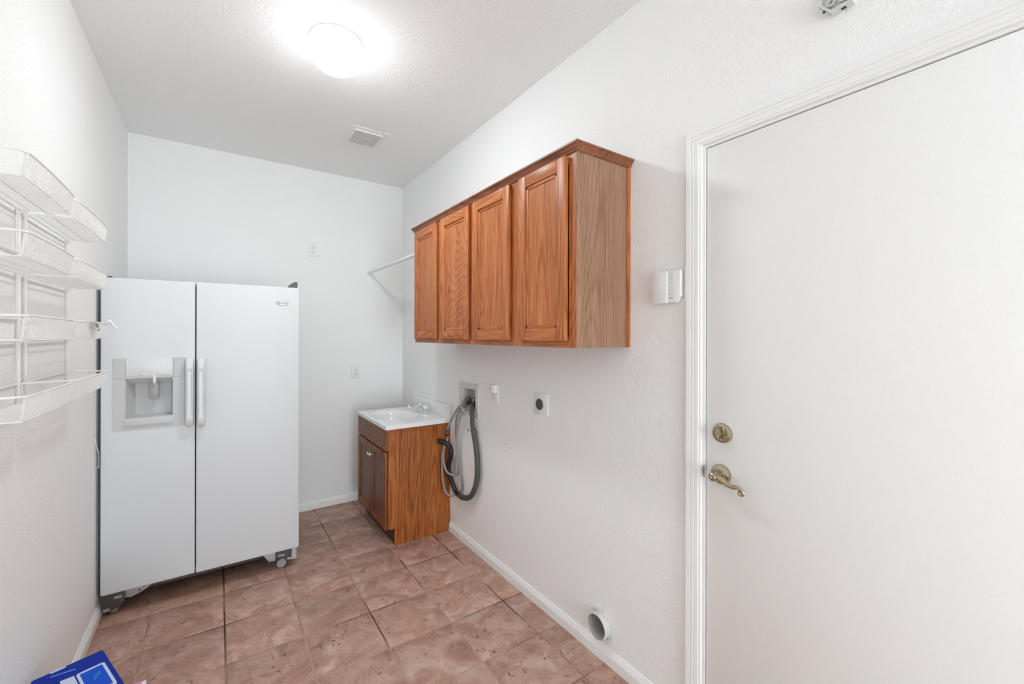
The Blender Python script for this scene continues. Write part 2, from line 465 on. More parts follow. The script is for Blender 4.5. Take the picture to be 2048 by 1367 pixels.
lathe(bm, [(0, 0), (.0125, 0), (.0125, -.030), (.0135, -.033), (.0135, -.041), (.010, -.044), (0, -.044)], (XD - .018, ly, lz), 'X', 28)
lathe(bm, [(0, 0), (.006, 0), (.006, -.006), (.0035, -.008), (0, -.008)], (XD - .061, ly, lz), 'X', 16)
obj('lever_hub', bm, 'brass', lv)
bm = NB()
xl = XD - .044
path = [(xl, ly - .004, lz + .002), (xl, ly - .022, lz - .003), (xl, ly - .042, lz - .013), (xl, ly - .060, lz - .017), (xl, ly - .076, lz - .015), (xl, ly - .088, lz - .019),
        (xl, ly - .094, lz - .027), (xl, ly - .090, lz - .034), (xl, ly - .083, lz - .034), (xl, ly - .081, lz - .028), (xl, ly - .085, lz - .025)]
sp = smooth_path(path, 6)
rs = []
for i, p in enumerate(sp):
    q = i / (len(sp) - 1)
    rs.append(0.0105 - 0.0058 * min(1, q / 0.55) + (0.0006 if q > .8 else 0))
tube(bm, sp, rs, 10)
obj('lever_arm', bm, 'brass', lv)
bm = NB(); lathe(bm, [(0, 0), (.003, 0), (.003, -.0015), (0, -.0015)], (XD - .0125, ly - .0265, lz - .004), 'X', 12)
obj('screw_hole', bm, 'slot', lv)
for k, hz in enumerate((0.2, 1.0, 1.85)):
    bm = NB(); lathe(bm, [(0, -.045), (.006, -.045), (.006, .045), (0, .045)], (XD - .004, DY0 - .001, hz), 'Z', 12)
    obj('hinge', bm, 'brass', door)

# ------------------------------------------------------------------ ceiling lamp
LX, LY = 0.930, 2.040
lamp = thing('ceiling_lamp', 'round white flush-mount glass dome lamp on the ceiling, switched on', 'lamp', (LX, LY, H))
bm = NB(); lathe(bm, [(0, 0), (.112, 0), (.114, -.006), (.113, -.022), (.108, -.026), (0, -.026)], (LX, LY, H), 'Z', 64)
obj('base_ring', bm, 'white', lamp)
bm = NB()
prof = [(.109, -.024), (.1145, -.034), (.117, -.048), (.1165, -.064), (.110, -.086), (.096, -.106), (.075, -.121), (.050, -.131), (.024, -.136), (0.0, -.1375)]
lathe(bm, prof, (LX, LY, H), 'Z', 40)
obj('glass_dome', bm, 'lamp', lamp, 80)

# ------------------------------------------------------------------ ceiling vent
VX0, VX1, VY0, VY1 = 1.183, 1.424, 2.785, 3.055
vent = thing('ceiling_vent', 'square white louvered air vent on the ceiling', 'vent', ((VX0 + VX1) / 2, (VY0 + VY1) / 2, H))
bm = NB()
fw = .038
loops = []
for ins, dz in ((0, 0), (0, -.003), (.029, -.008), (.031, -.0135), (.038, -.0135), (.038, -.004)):
    loops.append([bm.verts.new((x, y, H + dz)) for x, y in ((VX0 + ins, VY0 + ins), (VX1 - ins, VY0 + ins), (VX1 - ins, VY1 - ins), (VX0 + ins, VY1 - ins))])
for a, b in zip(loops, loops[1:]):
    for k in range(4): bm.faces.new([a[k], a[(k + 1) % 4], b[(k + 1) % 4], b[k]])
obj('frame', bm, 'white', vent, 20)
bm = NB(); box(bm, VX0 + .036, VX1 - .036, VY0 + .036, VY1 - .036, H - .003, H - .0005)
obj('backing', bm, 'recess', vent)
ix0, ix1, iy0, iy1 = VX0 + fw, VX1 - fw, VY0 + fw, VY1 - fw
xa, xb, ym = ix0 + .052, ix1 - .052, iy0 + .085
for nm, r in (('divider', (xa - .002, xa + .002, ym, iy1)), ('divider', (xb - .002, xb + .002, ym, iy1)), ('divider', (xa, xb, ym - .002, ym + .002))):
    bm = NB(); box(bm, *r, H - .0135, H - .003); obj(nm, bm, 'white', vent)
def slat(x0, x1, y0, y1, along):
    bm = NB(); t_ = .0035
    if along == 'X':
        prism(bm, [(y0, H - .013), (y0 + .0015, H - .013), (y0 + t_ + .0015, H - .004), (y0 + t_, H - .004)], 'X', x0, x1)
    else:
        prism(bm, [(x0, H - .013), (x0 + .0015, H - .013), (x0 + t_ + .0015, H - .004), (x0 + t_, H - .004)], 'Y', y0, y1)
    obj('slat', bm, 'white', vent)
y = iy0 + .003
while y < iy1 - .006:
    slat(ix0, ix1 if y < ym - .008 else xa, y, y, 'X') if y < ym - .008 else None
    if y >= ym - .008:
        slat(ix0, xa - .002, y, y, 'X'); slat(xb + .002, ix1, y, y, 'X')
        if y > ym + .003: slat(xa + .002, xb - .002, y, y, 'X')
    y += .0095

# ------------------------------------------------------------------ wall cabinets
CF, CD_, CZ0, CZ1 = 1.575, 1.555, 1.360, 2.095     # face frame x, door front x
def cab_door(parent, y0, y1, z0, z1, xf, xb, mats, fw=.050, handle=None, panel_mat=None):
    """frame-and-panel door facing -x; the panel carries stiles and rails as sub-parts"""
    mv, mh = mats
    bm = NB()
    box(bm, xb - .010, xb - .003, y0 + fw - .006, y1 - fw + .006, z0 + fw - .006, z1 - fw + .006)
    d = obj('door', bm, panel_mat or mv, parent)
    for a, b in ((y0, y0 + fw), (y1 - fw, y1)):
        bm = NB(); box(bm, xf, xb - .001, a, b, z0, z1, .004, 2); obj('stile', bm, mv, d)
    for a, b in ((z0, z0 + fw), (z1 - fw, z1)):
        bm = NB(); box(bm, xf, xb - .001, y0 + fw, y1 - fw, a, b, .0035, 2); obj('rail', bm, mh, d)
    bw = .014    # inner bead
    for a, b in ((y0 + fw - .001, y0 + fw + bw), (y1 - fw - bw, y1 - fw + .001)):
        bm = NB(); box(bm, xf + .006, xb - .004, a, b, z0 + fw, z1 - fw, .003, 2); obj('bead', bm, mv, d)
    for a, b in ((z0 + fw - .001, z0 + fw + bw), (z1 - fw - bw, z1 - fw + .001)):
        bm = NB(); box(bm, xf + .006, xb - .004, y0 + fw, y1 - fw, a, b, .003, 2); obj('bead', bm, mh, d)
    return d

def wall_cabinet(y0, y1, doors, label, near):
    c = thing('wall_cabinet', label, 'cabinet', (W, (y0 + y1) / 2, CZ0), 'oak wall cabinets on the right wall')
    ff = .019
    for a, b in ((y0, y0 + .013), (y1 - .013, y1)):
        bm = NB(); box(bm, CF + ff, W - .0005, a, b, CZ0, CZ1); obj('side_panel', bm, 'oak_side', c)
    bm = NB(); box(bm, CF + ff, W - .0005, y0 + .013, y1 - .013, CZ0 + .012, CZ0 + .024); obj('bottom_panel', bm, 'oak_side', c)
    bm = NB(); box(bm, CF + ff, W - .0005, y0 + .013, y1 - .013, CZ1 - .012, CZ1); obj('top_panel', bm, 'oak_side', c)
    bm = NB(); box(bm, W - .006, W - .001, y0 + .013, y1 - .013, CZ0 + .024, CZ1 - .012); obj('back_panel', bm, 'cab_inner', c)
    # face frame
    mid = (doors[0][1] + doors[1][0]) / 2
    for a, b in ((y0, y0 + .042), (mid - .042, mid + .042), (y1 - .042, y1)):
        bm = NB(); box(bm, CF, CF + ff, a, b, CZ0, CZ1, .001, 1); obj('frame_stile', bm, 'oak_v', c)
    for a, b in ((CZ0, CZ0 + .042), (CZ1 - .042, CZ1)):
        for p, q in ((y0 + .042, mid - .042), (mid + .042, y1 - .042)):
            bm = NB(); box(bm, CF + .0004, CF + ff, p, q, a, b); obj('frame_rail', bm, 'oak_h', c)
    for a, b in doors:
        cab_door(c, a, b, 1.385, 2.083, CD_, CF, ('oak_v', 'oak_h'))
    if near:
        bm = NB(); box(bm, W - .019, W - .0005, y0 - .005, y0, CZ0, CZ1, .001, 1)
        obj('scribe_strip', bm, 'oak_v', c)
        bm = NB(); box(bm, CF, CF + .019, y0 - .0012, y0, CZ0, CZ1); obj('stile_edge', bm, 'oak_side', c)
    return c
CY0, CYM, CY1 = 1.148, 1.918, 2.702
wall_cabinet(CY0, CYM, ((1.191, 1.493), (1.566, 1.895)), 'two-door oak wall cabinet nearer the door, its greyer end panel showing', True)
wall_cabinet(CYM + .0005, CY1, ((1.940, 2.278), (2.337, 2.670)), 'two-door oak wall cabinet farther from the door, beside the closet rod', False)
# crown moulding running round front and both ends
KP = [(0, 2.089), (.004, 2.089), (.006, 2.094), (.009, 2.100), (.014, 2.108), (.018, 2.112), (.021, 2.113), (.021, 2.120), (0, 2.120)]
bm = NB(); cols = []
xe = W - .0005
for o_, z in KP:
    x, ya, yb = CF - .001 - o_, CY0 - .002 - o_, CY1 + .001 + o_
    cols.append([bm.verts.new(p) for p in ((xe, ya, z), (x, ya, z), (x, yb, z), (xe, yb, z))])
for a, b in zip(cols, cols[1:] + cols[:1]):
    for k in range(3): bm.faces.new([a[k], a[k + 1], b[k + 1], b[k]])
for k in (0, 3): bm.faces.new([c[k] for c in cols])
o = obj('crown_moulding', bm, 'oak_crown', None, 20)
tag(o, 'thin dark oak crown moulding along the top of the wall cabinets', 'moulding')

# ------------------------------------------------------------------ closet rod
rod = thing('closet_rod', 'white closet rod between the back wall and the far wall cabinet', 'rod', (1.585, 3.2, 1.953))
bm = NB(); tube(bm, [(1.571, D - .004, 1.951), (1.592, CY1 + .003, 1.955)], .0125, 16); obj('pole', bm, 'white', rod)
bm = NB(); lathe(bm, [(0, 0), (.021, 0), (.021, -.005), (.0165, -.008), (.0165, -.020), (0, -.020)], (1.571, D, 1.951), 'Y', 28)
obj('wall_socket', bm, 'white', rod)
bm = NB(); lathe(bm, [(0, 0), (.019, 0), (.019, .004), (.0165, .006), (.0165, .014), (0, .014)], (1.597, CY1 + .0005, 1.955), 'Y', 28)
obj('cabinet_socket', bm, 'white', rod)

# ------------------------------------------------------------------ refrigerator
FY = 2.850
fr = thing('refrigerator', 'white side-by-side refrigerator with ice and water dispenser', 'refrigerator', (0.456, 3.2, 0))
bm = NB(); box(bm, .024, .889, FY + .080, 3.63, .105, 1.690, .006); obj('body', bm, 'fridge_side', fr)
bm = NB(); box(bm, .034, .880, FY + .068, FY + .081, .125, 1.680); obj('gasket', bm, 'gasket', fr)
def door_hole(x0, x1, z0, z1, a, b, c, d, depth, bev):
    """door slab with a rectangular recess (a..b, c..d)"""
    bm = NB()
    X = [x0, a, b, x1]; Z = [z0, c, d, z1]
    g = [[bm.verts.new((x, FY, z)) for z in Z] for x in X]
    for i in range(3):
        for j in range(3):
            if (i, j) != (1, 1): bm.faces.new([g[i][j], g[i + 1][j], g[i + 1][j + 1], g[i][j + 1]])
    ring = [g[0][0], g[1][0], g[2][0], g[3][0], g[3][1], g[3][2], g[3][3], g[2][3], g[1][3], g[0][3], g[0][2], g[0][1]]
    back = [bm.verts.new((v.co.x, FY + .068, v.co.z)) for v in ring]
    n = len(ring)
    for i in range(n): bm.faces.new([ring[i], ring[(i + 1) % n], back[(i + 1) % n], back[i]])
    bm.faces.new(back)
    hole = [g[1][1], g[2][1], g[2][2], g[1][2]]
    hb = [bm.verts.new((v.co.x, FY + depth, v.co.z)) for v in hole]
    for i in range(4): bm.faces.new([hole[i], hole[(i + 1) % 4], hb[(i + 1) % 4], hb[i]])
    bm.faces.new(hb)
    bmesh.ops.recalc_face_normals(bm, faces=bm.faces)
    out = []
    for i in range(n):
        e = bm.edges.get([ring[i], ring[(i + 1) % n]]); out.append(e)
    for v, w in zip(ring, back):
        if v in (g[0][0], g[3][0], g[3][3], g[0][3]): out.append(bm.edges.get([v, w]))
    bmesh.ops.bevel(bm, geom=out, offset=bev, segments=3, affect='EDGES', profile=0.5)
    return bm
RX0, RX1, RZ0, RZ1 = .110, .295, .950, 1.188
bm = door_hole(.017, .3885, .123, 1.690, RX0 - .002, RX1 + .002, RZ0 - .002, RZ1 + .002, .060, .006)
fd = obj('freezer_door', bm, 'fridge', fr)
bm = NB(); box(bm, .3935, .896, FY, FY + .068, .121, 1.692, .006, 3)
rd = obj('refrigerator_door', bm, 'fridge', fr)
# dispenser
bm = NB()      # bezel frame round the recess, sits 3 mm proud
yb_ = FY - .003
for r in ((.062, RX0, .926, 1.186), (RX1, .345, .926, 1.186), (RX0, RX1, .926, RZ0)):
    box(bm, r[0], r[1], yb_, FY + .001, r[2], r[3])
obj('dispenser_bezel', bm, 'bezel', fd)
bm = NB(); box(bm, .062, .110, yb_, FY + .001, 1.1875, 1.288, .001, 1); obj('control_surround', bm, 'bezel', fd)
bm = NB(); box(bm, .296, .345, yb_, FY + .001, 1.1875, 1.288, .001, 1); obj('control_surround', bm, 'bezel', fd)
bm = NB(); box(bm, .1105, .2955, FY - .007, FY + .001, 1.196, 1.2875, .002, 2); obj('control_panel', bm, 'fridge_plastic', fd)
for x, w in ((.163, .010), (.216, .013), (.262, .007)):
    bm = NB(); box(bm, x, x + w, FY - .0074, FY - .006, 1.200, 1.2025); obj('control_mark', bm, 'ink', fd)
bm = NB()      # hood above the cavity
prism(bm, [(FY - .006, 1.196), (FY - .006, 1.186), (FY + .030, 1.158), (FY + .058, 1.158), (FY + .058, 1.196)], 'X', RX0, RX1)
obj('hood', bm, 'bezel', fd)
bm = NB()      # cavity liner, tapering inwards
o4 = [(RX0, RZ0), (RX1, RZ0), (RX1, RZ1), (RX0, RZ1)]; i4 = [(RX0 + .030, RZ0 + .02), (RX1 - .010, RZ0 + .02), (RX1 - .010, RZ1 - .02), (RX0 + .030, RZ1 - .02)]
va = [bm.verts.new((x, FY - .001, z)) for x, z in o4]; vb = [bm.verts.new((x, FY + .058, z)) for x, z in i4]
for i in range(4): bm.faces.new([va[i], va[(i + 1) % 4], vb[(i + 1) % 4], vb[i]])
bm.faces.new(vb)
obj('cavity_liner', bm, 'recess', fd, 20)
bm = NB(); prism(bm, [(FY - .012, .950), (FY - .012, .972), (FY - .004, .985), (FY + .056, .992), (FY + .056, .950)], 'X', RX0 - .004, RX1 + .004, .0008)
obj('drip_tray', bm, 'bezel', fd)
bm = NB(); prism(bm, [(FY + .018, 1.165), (FY + .012, 1.150), (FY + .016, 1.085), (FY + .020, 1.072), (FY + .040, 1.072), (FY + .045, 1.165)], 'X', .200, .236, .0015)
obj('dispenser_paddle', bm, 'grey_plastic', fd)
bm = NB(); box(bm, .214, .229, FY - .010, FY + .018, 1.160, 1.203, .003, 2); tube(bm, [(.2215, FY - .004, 1.165), (.2215, FY + .002, 1.152)], .006, 12)
obj('water_spout', bm, 'fridge_plastic', fd)
# handles: lofted bars with a scooped grip
def handle(x0, x1, z0, z1, parent):
    bm = NB(); cx, hw = (x0 + x1) / 2, (x1 - x0) / 2
    secs = []; N = 44
    for i in range(N + 1):
        q = i / N; z = z0 + (z1 - z0) * q
        e = min(q, 1 - q) * (z1 - z0)
        w = hw * min(1, math.sqrt(max(0.02, 1 - (1 - min(1, e / .012)) ** 2)))
        top = max(0.0, 1 - e / .060)
        front = .030 + .020 * (1 - top ** 2)          # how far the front stands off
        front *= min(1, .55 + .45 * min(1, e / .012))
        backy = 0.0 if e < .055 else .018
        sc = .006 * min(1, max(0, (e - .060) / .012))  # grip hollow
        ring = []
        pts = [(-1, -backy), (-1, -(front - .010)), (-.85, -(front - .003)), (-.6, -front), (-.45, -front + sc), (.45, -front + sc), (.6, -front), (.85, -(front - .003)), (1, -(front - .010)), (1, -backy)]
        for u, yy in pts: ring.append(bm.verts.new((cx + u * w, FY + yy, z)))
        secs.append(ring)
    for a, b in zip(secs, secs[1:]):
        for k in range(len(a)): bm.faces.new([a[k], a[(k + 1) % len(a)], b[(k + 1) % len(a)], b[k]])
    bm.faces.new(secs[0]); bm.faces.new(secs[-1])
    obj('handle', bm, 'fridge_plastic', parent, 40)
handle(.349, .383, .915, 1.290, fd)
handle(.399, .433, .909, 1.288, rd)
# badge
bm = NB(); lathe(bm, [(0, 0), (.0325, 0), (.0325, -.0015), (.030, -.003), (.0285, -.0025), (0, -.0025)], (.804, FY, 1.597), 'Y', 48, 1.0, .41)
bd = obj('badge', bm, 'badge', rd, label='oval maker badge')
bm = NB(); tube(bm, [(.804 + .0318 * math.cos(k * math.pi / 24), FY - .0012, 1.597 + .0131 * math.sin(k * math.pi / 24)) for k in range(48)], .0013, 6, closed=True); obj('badge_rim', bm, 'grey_plastic', bd)
cu = bpy.data.curves.new('lettering', 'FONT'); cu.body = 'FRIGIDAIRE'; cu.size = .0098; cu.extrude = .0002; cu.offset = .0003; cu.align_x = 'CENTER'; cu.align_y = 'CENTER'
to = bpy.data.objects.new('tmp', cu); COL.objects.link(to)
bpy.context.view_layer.update()
me = bpy.data.meshes.new_from_object(to.evaluated_get(bpy.context.evaluated_depsgraph_get()))
bpy.data.objects.remove(to)
me.transform(Matrix.Translation((.804, FY - .0029, 1.597)) @ Matrix.Rotation(R(90), 4, 'X'))
me.materials.clear(); me.materials.append(M['ink']); me.name = 'lettering'
obj('lettering', me, 'ink', bd)
# hinges on top
for sx, xa_, xb_ in ((1, .838, .888), (-1, .026, .066)):
    bm = NB()
    if sx > 0: poly = [(.836, 1.691), (.848, 1.712), (.868, 1.728), (.882, 1.733), (.890, 1.728), (.890, 1.691)]
    else: poly = [(.022, 1.691), (.022, 1.700), (.050, 1.700), (.058, 1.691)]
    prism(bm, poly, 'Y', FY + .035, FY + .095, .002); obj('hinge_cover', bm, 'dark_metal', fr)
# underside: brackets and rollers
yb2 = FY + .052
bm = NB(); prism(bm, [(.100, .122), (.100, .066), (.125, .060), (.160, .072), (.184, .085), (.222, .112), (.222, .122)], 'Y', yb2, yb2 + .006, .0008)
br = obj('roller_bracket', bm, 'zinc', fr)
bm = NB()
for x, z, r in ((.176, .106, .007), (.158, .086, .0045)): lathe(bm, [(0, 0), (r, 0), (r, -.0008), (0, -.0008)], (x, yb2, z), 'Y', 16)
obj('bracket_hole', bm, 'slot', br)
bm = NB(); prism(bm, [(.019, .120), (.016, .060), (.020, .022), (.034, .016), (.060, .024), (.082, .030), (.094, .045), (.103, .062), (.103, .122)], 'Y', yb2 - .012, yb2 + .05, .003)
obj('leveling_leg_housing', bm, 'dark_metal', fr)
for q in ((.022, .046, yb2 - .015, yb2 - .010, .024, .038), (.034, .076, yb2 - .015, yb2 - .010, .110, .118), (.062, .092, yb2 - .015, yb2 - .011, .078, .090)):
    bm = NB(); box(bm, *q, .001, 1); obj('leg_clip', bm, 'zinc', fr)
bm = NB(); lathe(bm, [(0, -.012), (.017, -.012), (.019, -.009), (.019, .009), (.017, .012), (0, .012)], (.058, yb2 + .02, .020), 'Y', 24)
obj('roller', bm, 'grey_plastic', fr)
bm = NB(); prism(bm, [(.699, .118), (.741, .054), (.776, .050), (.776, .118)], 'Y', yb2, yb2 + .006, .0008)
obj('roller_bracket', bm, 'zinc', fr)
bm = NB(); box(bm, .774, .806, yb2 - .004, yb2 + .04, .060, .119, .002, 1); box(bm, .806, .858, yb2 + .004, yb2 + .04, .045, .118, .002, 1)
obj('leveling_leg_housing', bm, 'dark_metal', fr)
for q in ((.790, .824, yb2 - .008, yb2 - .002, .072, .082), (.838, .868, yb2 - .008, yb2 + .002, .040, .052), (.862, .890, yb2, yb2 + .02, .032, .118)):
    bm = NB(); box(bm, *q, .001, 1); obj('leg_clip', bm, 'zinc', fr)
bm = NB(); lathe(bm, [(0, -.012), (.024, -.012), (.026, -.009), (.026, .009), (.024, .012), (0, .012)], (.808, yb2 + .008, .0265), 'Y', 28)
obj('roller', bm, 'grey_plastic', fr)
for x in (.08, .82):
    bm = NB(); lathe(bm, [(0, -.012), (.026, -.012), (.026, .012), (0, .012)], (x, 3.54, .0265), 'Y', 20); obj('roller', bm, 'grey_plastic', fr)
    bm = NB(); box(bm, x - .02, x + .02, 3.515, 3.565, .028, .106); obj('roller_bracket', bm, 'zinc', fr)
bm = NB(); box(bm, .05, .86, FY + .074, 3.60, .084, .106); obj('base_pan', bm, 'gasket', fr)

# ------------------------------------------------------------------ vanity
VA, VB = 2.768, 3.440            # near and far sides (y)
VXF, VXD = 1.418, 1.401
van = thing('vanity_cabinet', 'dark oak vanity cabinet with two doors under the white sink', 'vanity', (1.64, (VA + VB) / 2, 0))
side_poly = [(VXF, .117), (1.463, .117), (1.463, 0.0), (W - .015, 0.0), (W - .015, .07), (W - .001, .07), (W - .001, .780), (VXF, .780)]
for a, b in ((VA, VA + .013), (VB - .013, VB)):
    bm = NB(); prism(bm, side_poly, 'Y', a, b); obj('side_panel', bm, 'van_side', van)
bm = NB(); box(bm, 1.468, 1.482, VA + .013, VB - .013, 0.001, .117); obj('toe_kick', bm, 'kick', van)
bm = NB(); box(bm, VXF + .018, W - .02, VA + .013, VB - .013, .105, .117); obj('bottom_panel', bm, 'cab_inner', van)
for a, b in ((VA + .013, VA + .045), (VB - .045, VB - .013)):
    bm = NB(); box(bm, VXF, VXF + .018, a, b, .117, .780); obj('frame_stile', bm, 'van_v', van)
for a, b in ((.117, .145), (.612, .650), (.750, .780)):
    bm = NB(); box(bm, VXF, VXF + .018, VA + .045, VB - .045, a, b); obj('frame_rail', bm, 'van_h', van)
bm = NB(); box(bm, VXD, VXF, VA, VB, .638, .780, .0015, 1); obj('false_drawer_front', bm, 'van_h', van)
vm = (VA + VB) / 2
for a, b, ky in ((VA + .010, vm - .002, 3.052), (vm + .002, VB - .002, 3.150)):
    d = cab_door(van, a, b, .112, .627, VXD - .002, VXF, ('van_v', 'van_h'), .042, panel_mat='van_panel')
    bm = NB(); lathe(bm, [(0, 0), (.006, 0), (.005, -.006), (.0055, -.008), (.010, -.010), (.012, -.013), (.011, -.017), (.006, -.020), (0, -.020)], (VXD - .002, vm - .022 if ky < vm else vm + .022, .548), 'X', 20)
    obj('knob', bm, 'knob', d)

# vanity top with integral bowl
top = thing('sink', 'white cultured-marble vanity top with integral sink bowl and backsplash', 'sink', (1.63, (VA + VB) / 2, .780))
TX0, TX1, TY0, TY1, TZ = 1.397, W - .0005, 2.756, 3.450, .808
bm = NB(); NX, NY = 46, 64
bx, by, rx, ry = 1.580, 3.105, .140, .205
g = []
for i in range(NX + 1):
    row = []
    for j in range(NY + 1):
        x = TX0 + (TX1 - TX0) * i / NX; y = TY0 + (TY1 - TY0) * j / NY
        rr = math.sqrt(((x - bx) / rx) ** 2 + ((y - by) / ry) ** 2)
        z = TZ
        e = min(x - TX0, y - TY0, TY1 - y)
        if e < .012: z -= .003 * (1 - e / .012)          # eased edge
        elif e < .03: z -= .0015 * (1 - abs(e - .020) / .010) if abs(e - .020) < .010 else 0
        if rr < 1.12:
            q = max(0.0, min(1.0, (1.12 - rr) / 1.12)); z -= .115 * (1 - (1 - min(1, q * 1.5)) ** 2.4) * min(1, q * 6) ** 1.2
        row.append(bm.verts.new((x, y, z)))
    g.append(row)
for i in range(NX):
    for j in range(NY): bm.faces.new([g[i][j], g[i + 1][j], g[i + 1][j + 1], g[i][j + 1]])
rim = [g[i][0] for i in range(NX + 1)] + [g[NX][j] for j in range(1, NY + 1)] + [g[i][NY] for i in range(NX - 1, -1, -1)] + [g[0][j] for j in range(NY - 1, 0, -1)]
low = [bm.verts.new((v.co.x, v.co.y, .781)) for v in rim]
for i in range(len(rim)): bm.faces.new([rim[i], rim[(i + 1) % len(rim)], low[(i + 1) % len(rim)], low[i]])
obj('basin', bm, 'marble', top, 50)
bm = NB(); box(bm, W - .020, W - .0005, TY0 - .012, TY1 - .030, TZ - .004, .903, .004, 2); obj('backsplash', bm, 'marble', top)
bm = NB(); lathe(bm, [(0, 0), (.020, 0), (.020, .003), (.012, .004), (0, .002)], (bx, by, TZ - .116), 'Z', 24); obj('drain', bm, 'chrome', top)

# faucet
fx, fy = 1.800, 3.105
fa = thing('faucet', 'small chrome two-handle faucet on the vanity top', 'faucet', (fx, fy, TZ))
bm = NB(); box(bm, fx - .024, fx + .024, fy - .078, fy + .078, TZ - .001, TZ + .016, .007, 3); obj('base_plate', bm, 'chrome', fa)
bm = NB()
sp = smooth_path([(fx, fy, TZ + .012), (fx - .005, fy, TZ + .032), (fx - .035, fy, TZ + .045), (fx - .075, fy, TZ + .057), (fx - .105, fy, TZ + .058), (fx - .113, fy, TZ + .046)], 6)
tube(bm, sp, [.017 - .006 * i / (len(sp) - 1) for i in range(len(sp))], 16); obj('spout', bm, 'chrome', fa)
for s_ in (-1, 1):
    bm = NB(); lathe(bm, [(0, .014), (.017, .014), (.014, .022), (.010, .030), (0, .030)], (fx, fy + s_ * .052, TZ), 'Z', 20)
    h = obj('handle_stem', bm, 'chrome', fa)
    bm = NB()
    prof = [(0, .030), (.013, .030), (.019, .036), (.020, .050), (.016, .060), (.008, .064), (0, .064)]
    lathe(bm, prof, (fx, fy + s_ * .052, TZ), 'Z', 8); obj('handle_knob', bm, 'acrylic', h, 15)
bm = NB(); tube(bm, [(fx + .014, fy, TZ + .014), (fx + .014, fy, TZ + .052)], .0028, 8); lathe(bm, [(0, .050), (.006, .052), (.006, .060), (0, .062)], (fx + .014, fy, TZ), 'Z', 12)
obj('drain_lift', bm, 'chrome', fa)

# ------------------------------------------------------------------ washer outlet box and hoses
wb = thing('washer_outlet_box', 'recessed grey-white washer outlet box above the hoses', 'outlet box', (W, 2.495, .87))
oy0, oy1, oz0, oz1 = 2.366, 2.627, .868, 1.090
iy0_, iy1_, iz0_, iz1_ = 2.398, 2.589, .918, 1.052
bm = NB(); lp = []
for a, b, c, d, x in ((oy0, oy1, oz0, oz1, W), (oy0 + .001, oy1 - .001, oz0 + .001, oz1 - .001, W - .004), (iy0_, iy1_, iz0_, iz1_, W - .005), (iy0_, iy1_, iz0_, iz1_, W + .080)):
    lp.append([bm.verts.new((x, y, z)) for y, z in ((a, c), (b, c), (b, d), (a, d))])
for a, b in zip(lp, lp[1:]):
    for k in range(4): bm.faces.new([a[k], a[(k + 1) % 4], b[(k + 1) % 4], b[k]])
bm.faces.new(lp[-1])
obj('flange_and_recess', bm, 'box_pl', wb, 20)
for k, y in enumerate((2.440, 2.548)):
    bm = NB()
    lathe(bm, [(0, 0), (.013, 0), (.013, .030), (.009, .032), (.009, .050), (0, .050)], (W + .045, y, .918), 'Z', 16)
    tube(bm, [(W + .045, y, .950), (W + .012, y, .948)], .011, 12)
    v = obj('valve', bm, 'valve', wb)
    bm = NB(); lathe(bm, [(0, 0), (.004, 0), (.004, -.016), (.019, -.017), (.019, -.024), (0, -.024)], (W + .045, y, .975), 'X', 8)
    obj('valve_handle', bm, 'valve', v)
bm = NB(); tube(bm, [(W + .05, 2.495, .918), (W + .05, 2.495, .985)], .024, 20, caps=False)
obj('drain_pipe', bm, 'grey_plastic', wb)
bm = NB(); tube(bm, smooth_path([(W + .04, 2.44, .965), (W + .01, 2.47, .995), (W - .004, 2.53, .985), (W - .006, 2.545, .965), (W + .005, 2.52, .945), (W + .02, 2.50, .935)], 6), .0018, 6)
obj('wire_loop', bm, 'valve', wb)

# camera-independent hose paths, given in the plane of the wall as (y, z, x)
def HP(lst): return smooth_path([(x, y, z) for y, z, x in lst], 7)
hx = W - .040
drain = thing('drain_hose', 'thick washer drain hose, grey with a black bent end, hanging in a loop', 'hose', (hx, 2.5, .32))
gp = HP([(2.47, .955, W + .030), (2.425, .940, W - .010), (2.402, .915, W - .030), (2.392, .870, W - .032), (2.388, .828, W - .032), (2.362, .752, W - .030), (2.336, .660, W - .030), (2.327, .575, W - .030),
         (2.332, .498, W - .030), (2.362, .420, W - .031), (2.420, .355, W - .032), (2.500, .325, W - .033), (2.555, .322, W - .034)])
bm = NB(); tube(bm, gp, [.0150 if p.z > .80 else .0178 for p in gp], 16); obj('grey_hose', bm, 'drain', drain)
bp = HP([(2.552, .322, W - .034), (2.610, .335, W - .036), (2.660, .385, W - .040), (2.690, .440, W - .046), (2.692, .495, W - .050), (2.668, .555, W - .050), (2.655, .600, W - .050), (2.672, .638, W - .056), (2.705, .655, W - .075), (2.712, .668, W - .110)])
bm = NB(); tube(bm, bp, [.0168] * len(bp), 16)
tube(bm, [bp[-3], bp[-1], bp[-1] + (bp[-1] - bp[-3]).normalized() * .012], .0180, 16); obj('black_elbow', bm, 'rubber', drain)
tie = [(W - .031 + .021 * math.cos(a), 2.3665 + .021 * math.sin(a), .790 - .004 * math.sin(a)) for a in [k * 2 * math.pi / 18 for k in range(18)]]
bm = NB(); tube(bm, tie, .0016, 6, closed=True)
tube(bm, smooth_path([(W - .035, 2.388, .790), (W - .035, 2.412, .786), (W - .035, 2.430, .790), (W - .036, 2.444, .800), (W - .034, 2.452, .790), (W - .034, 2.444, .780), (W - .036, 2.432, .783), (W - .034, 2.436, .797)], 6), .0014, 6)
obj('twist_tie', bm, 'valve', drain)

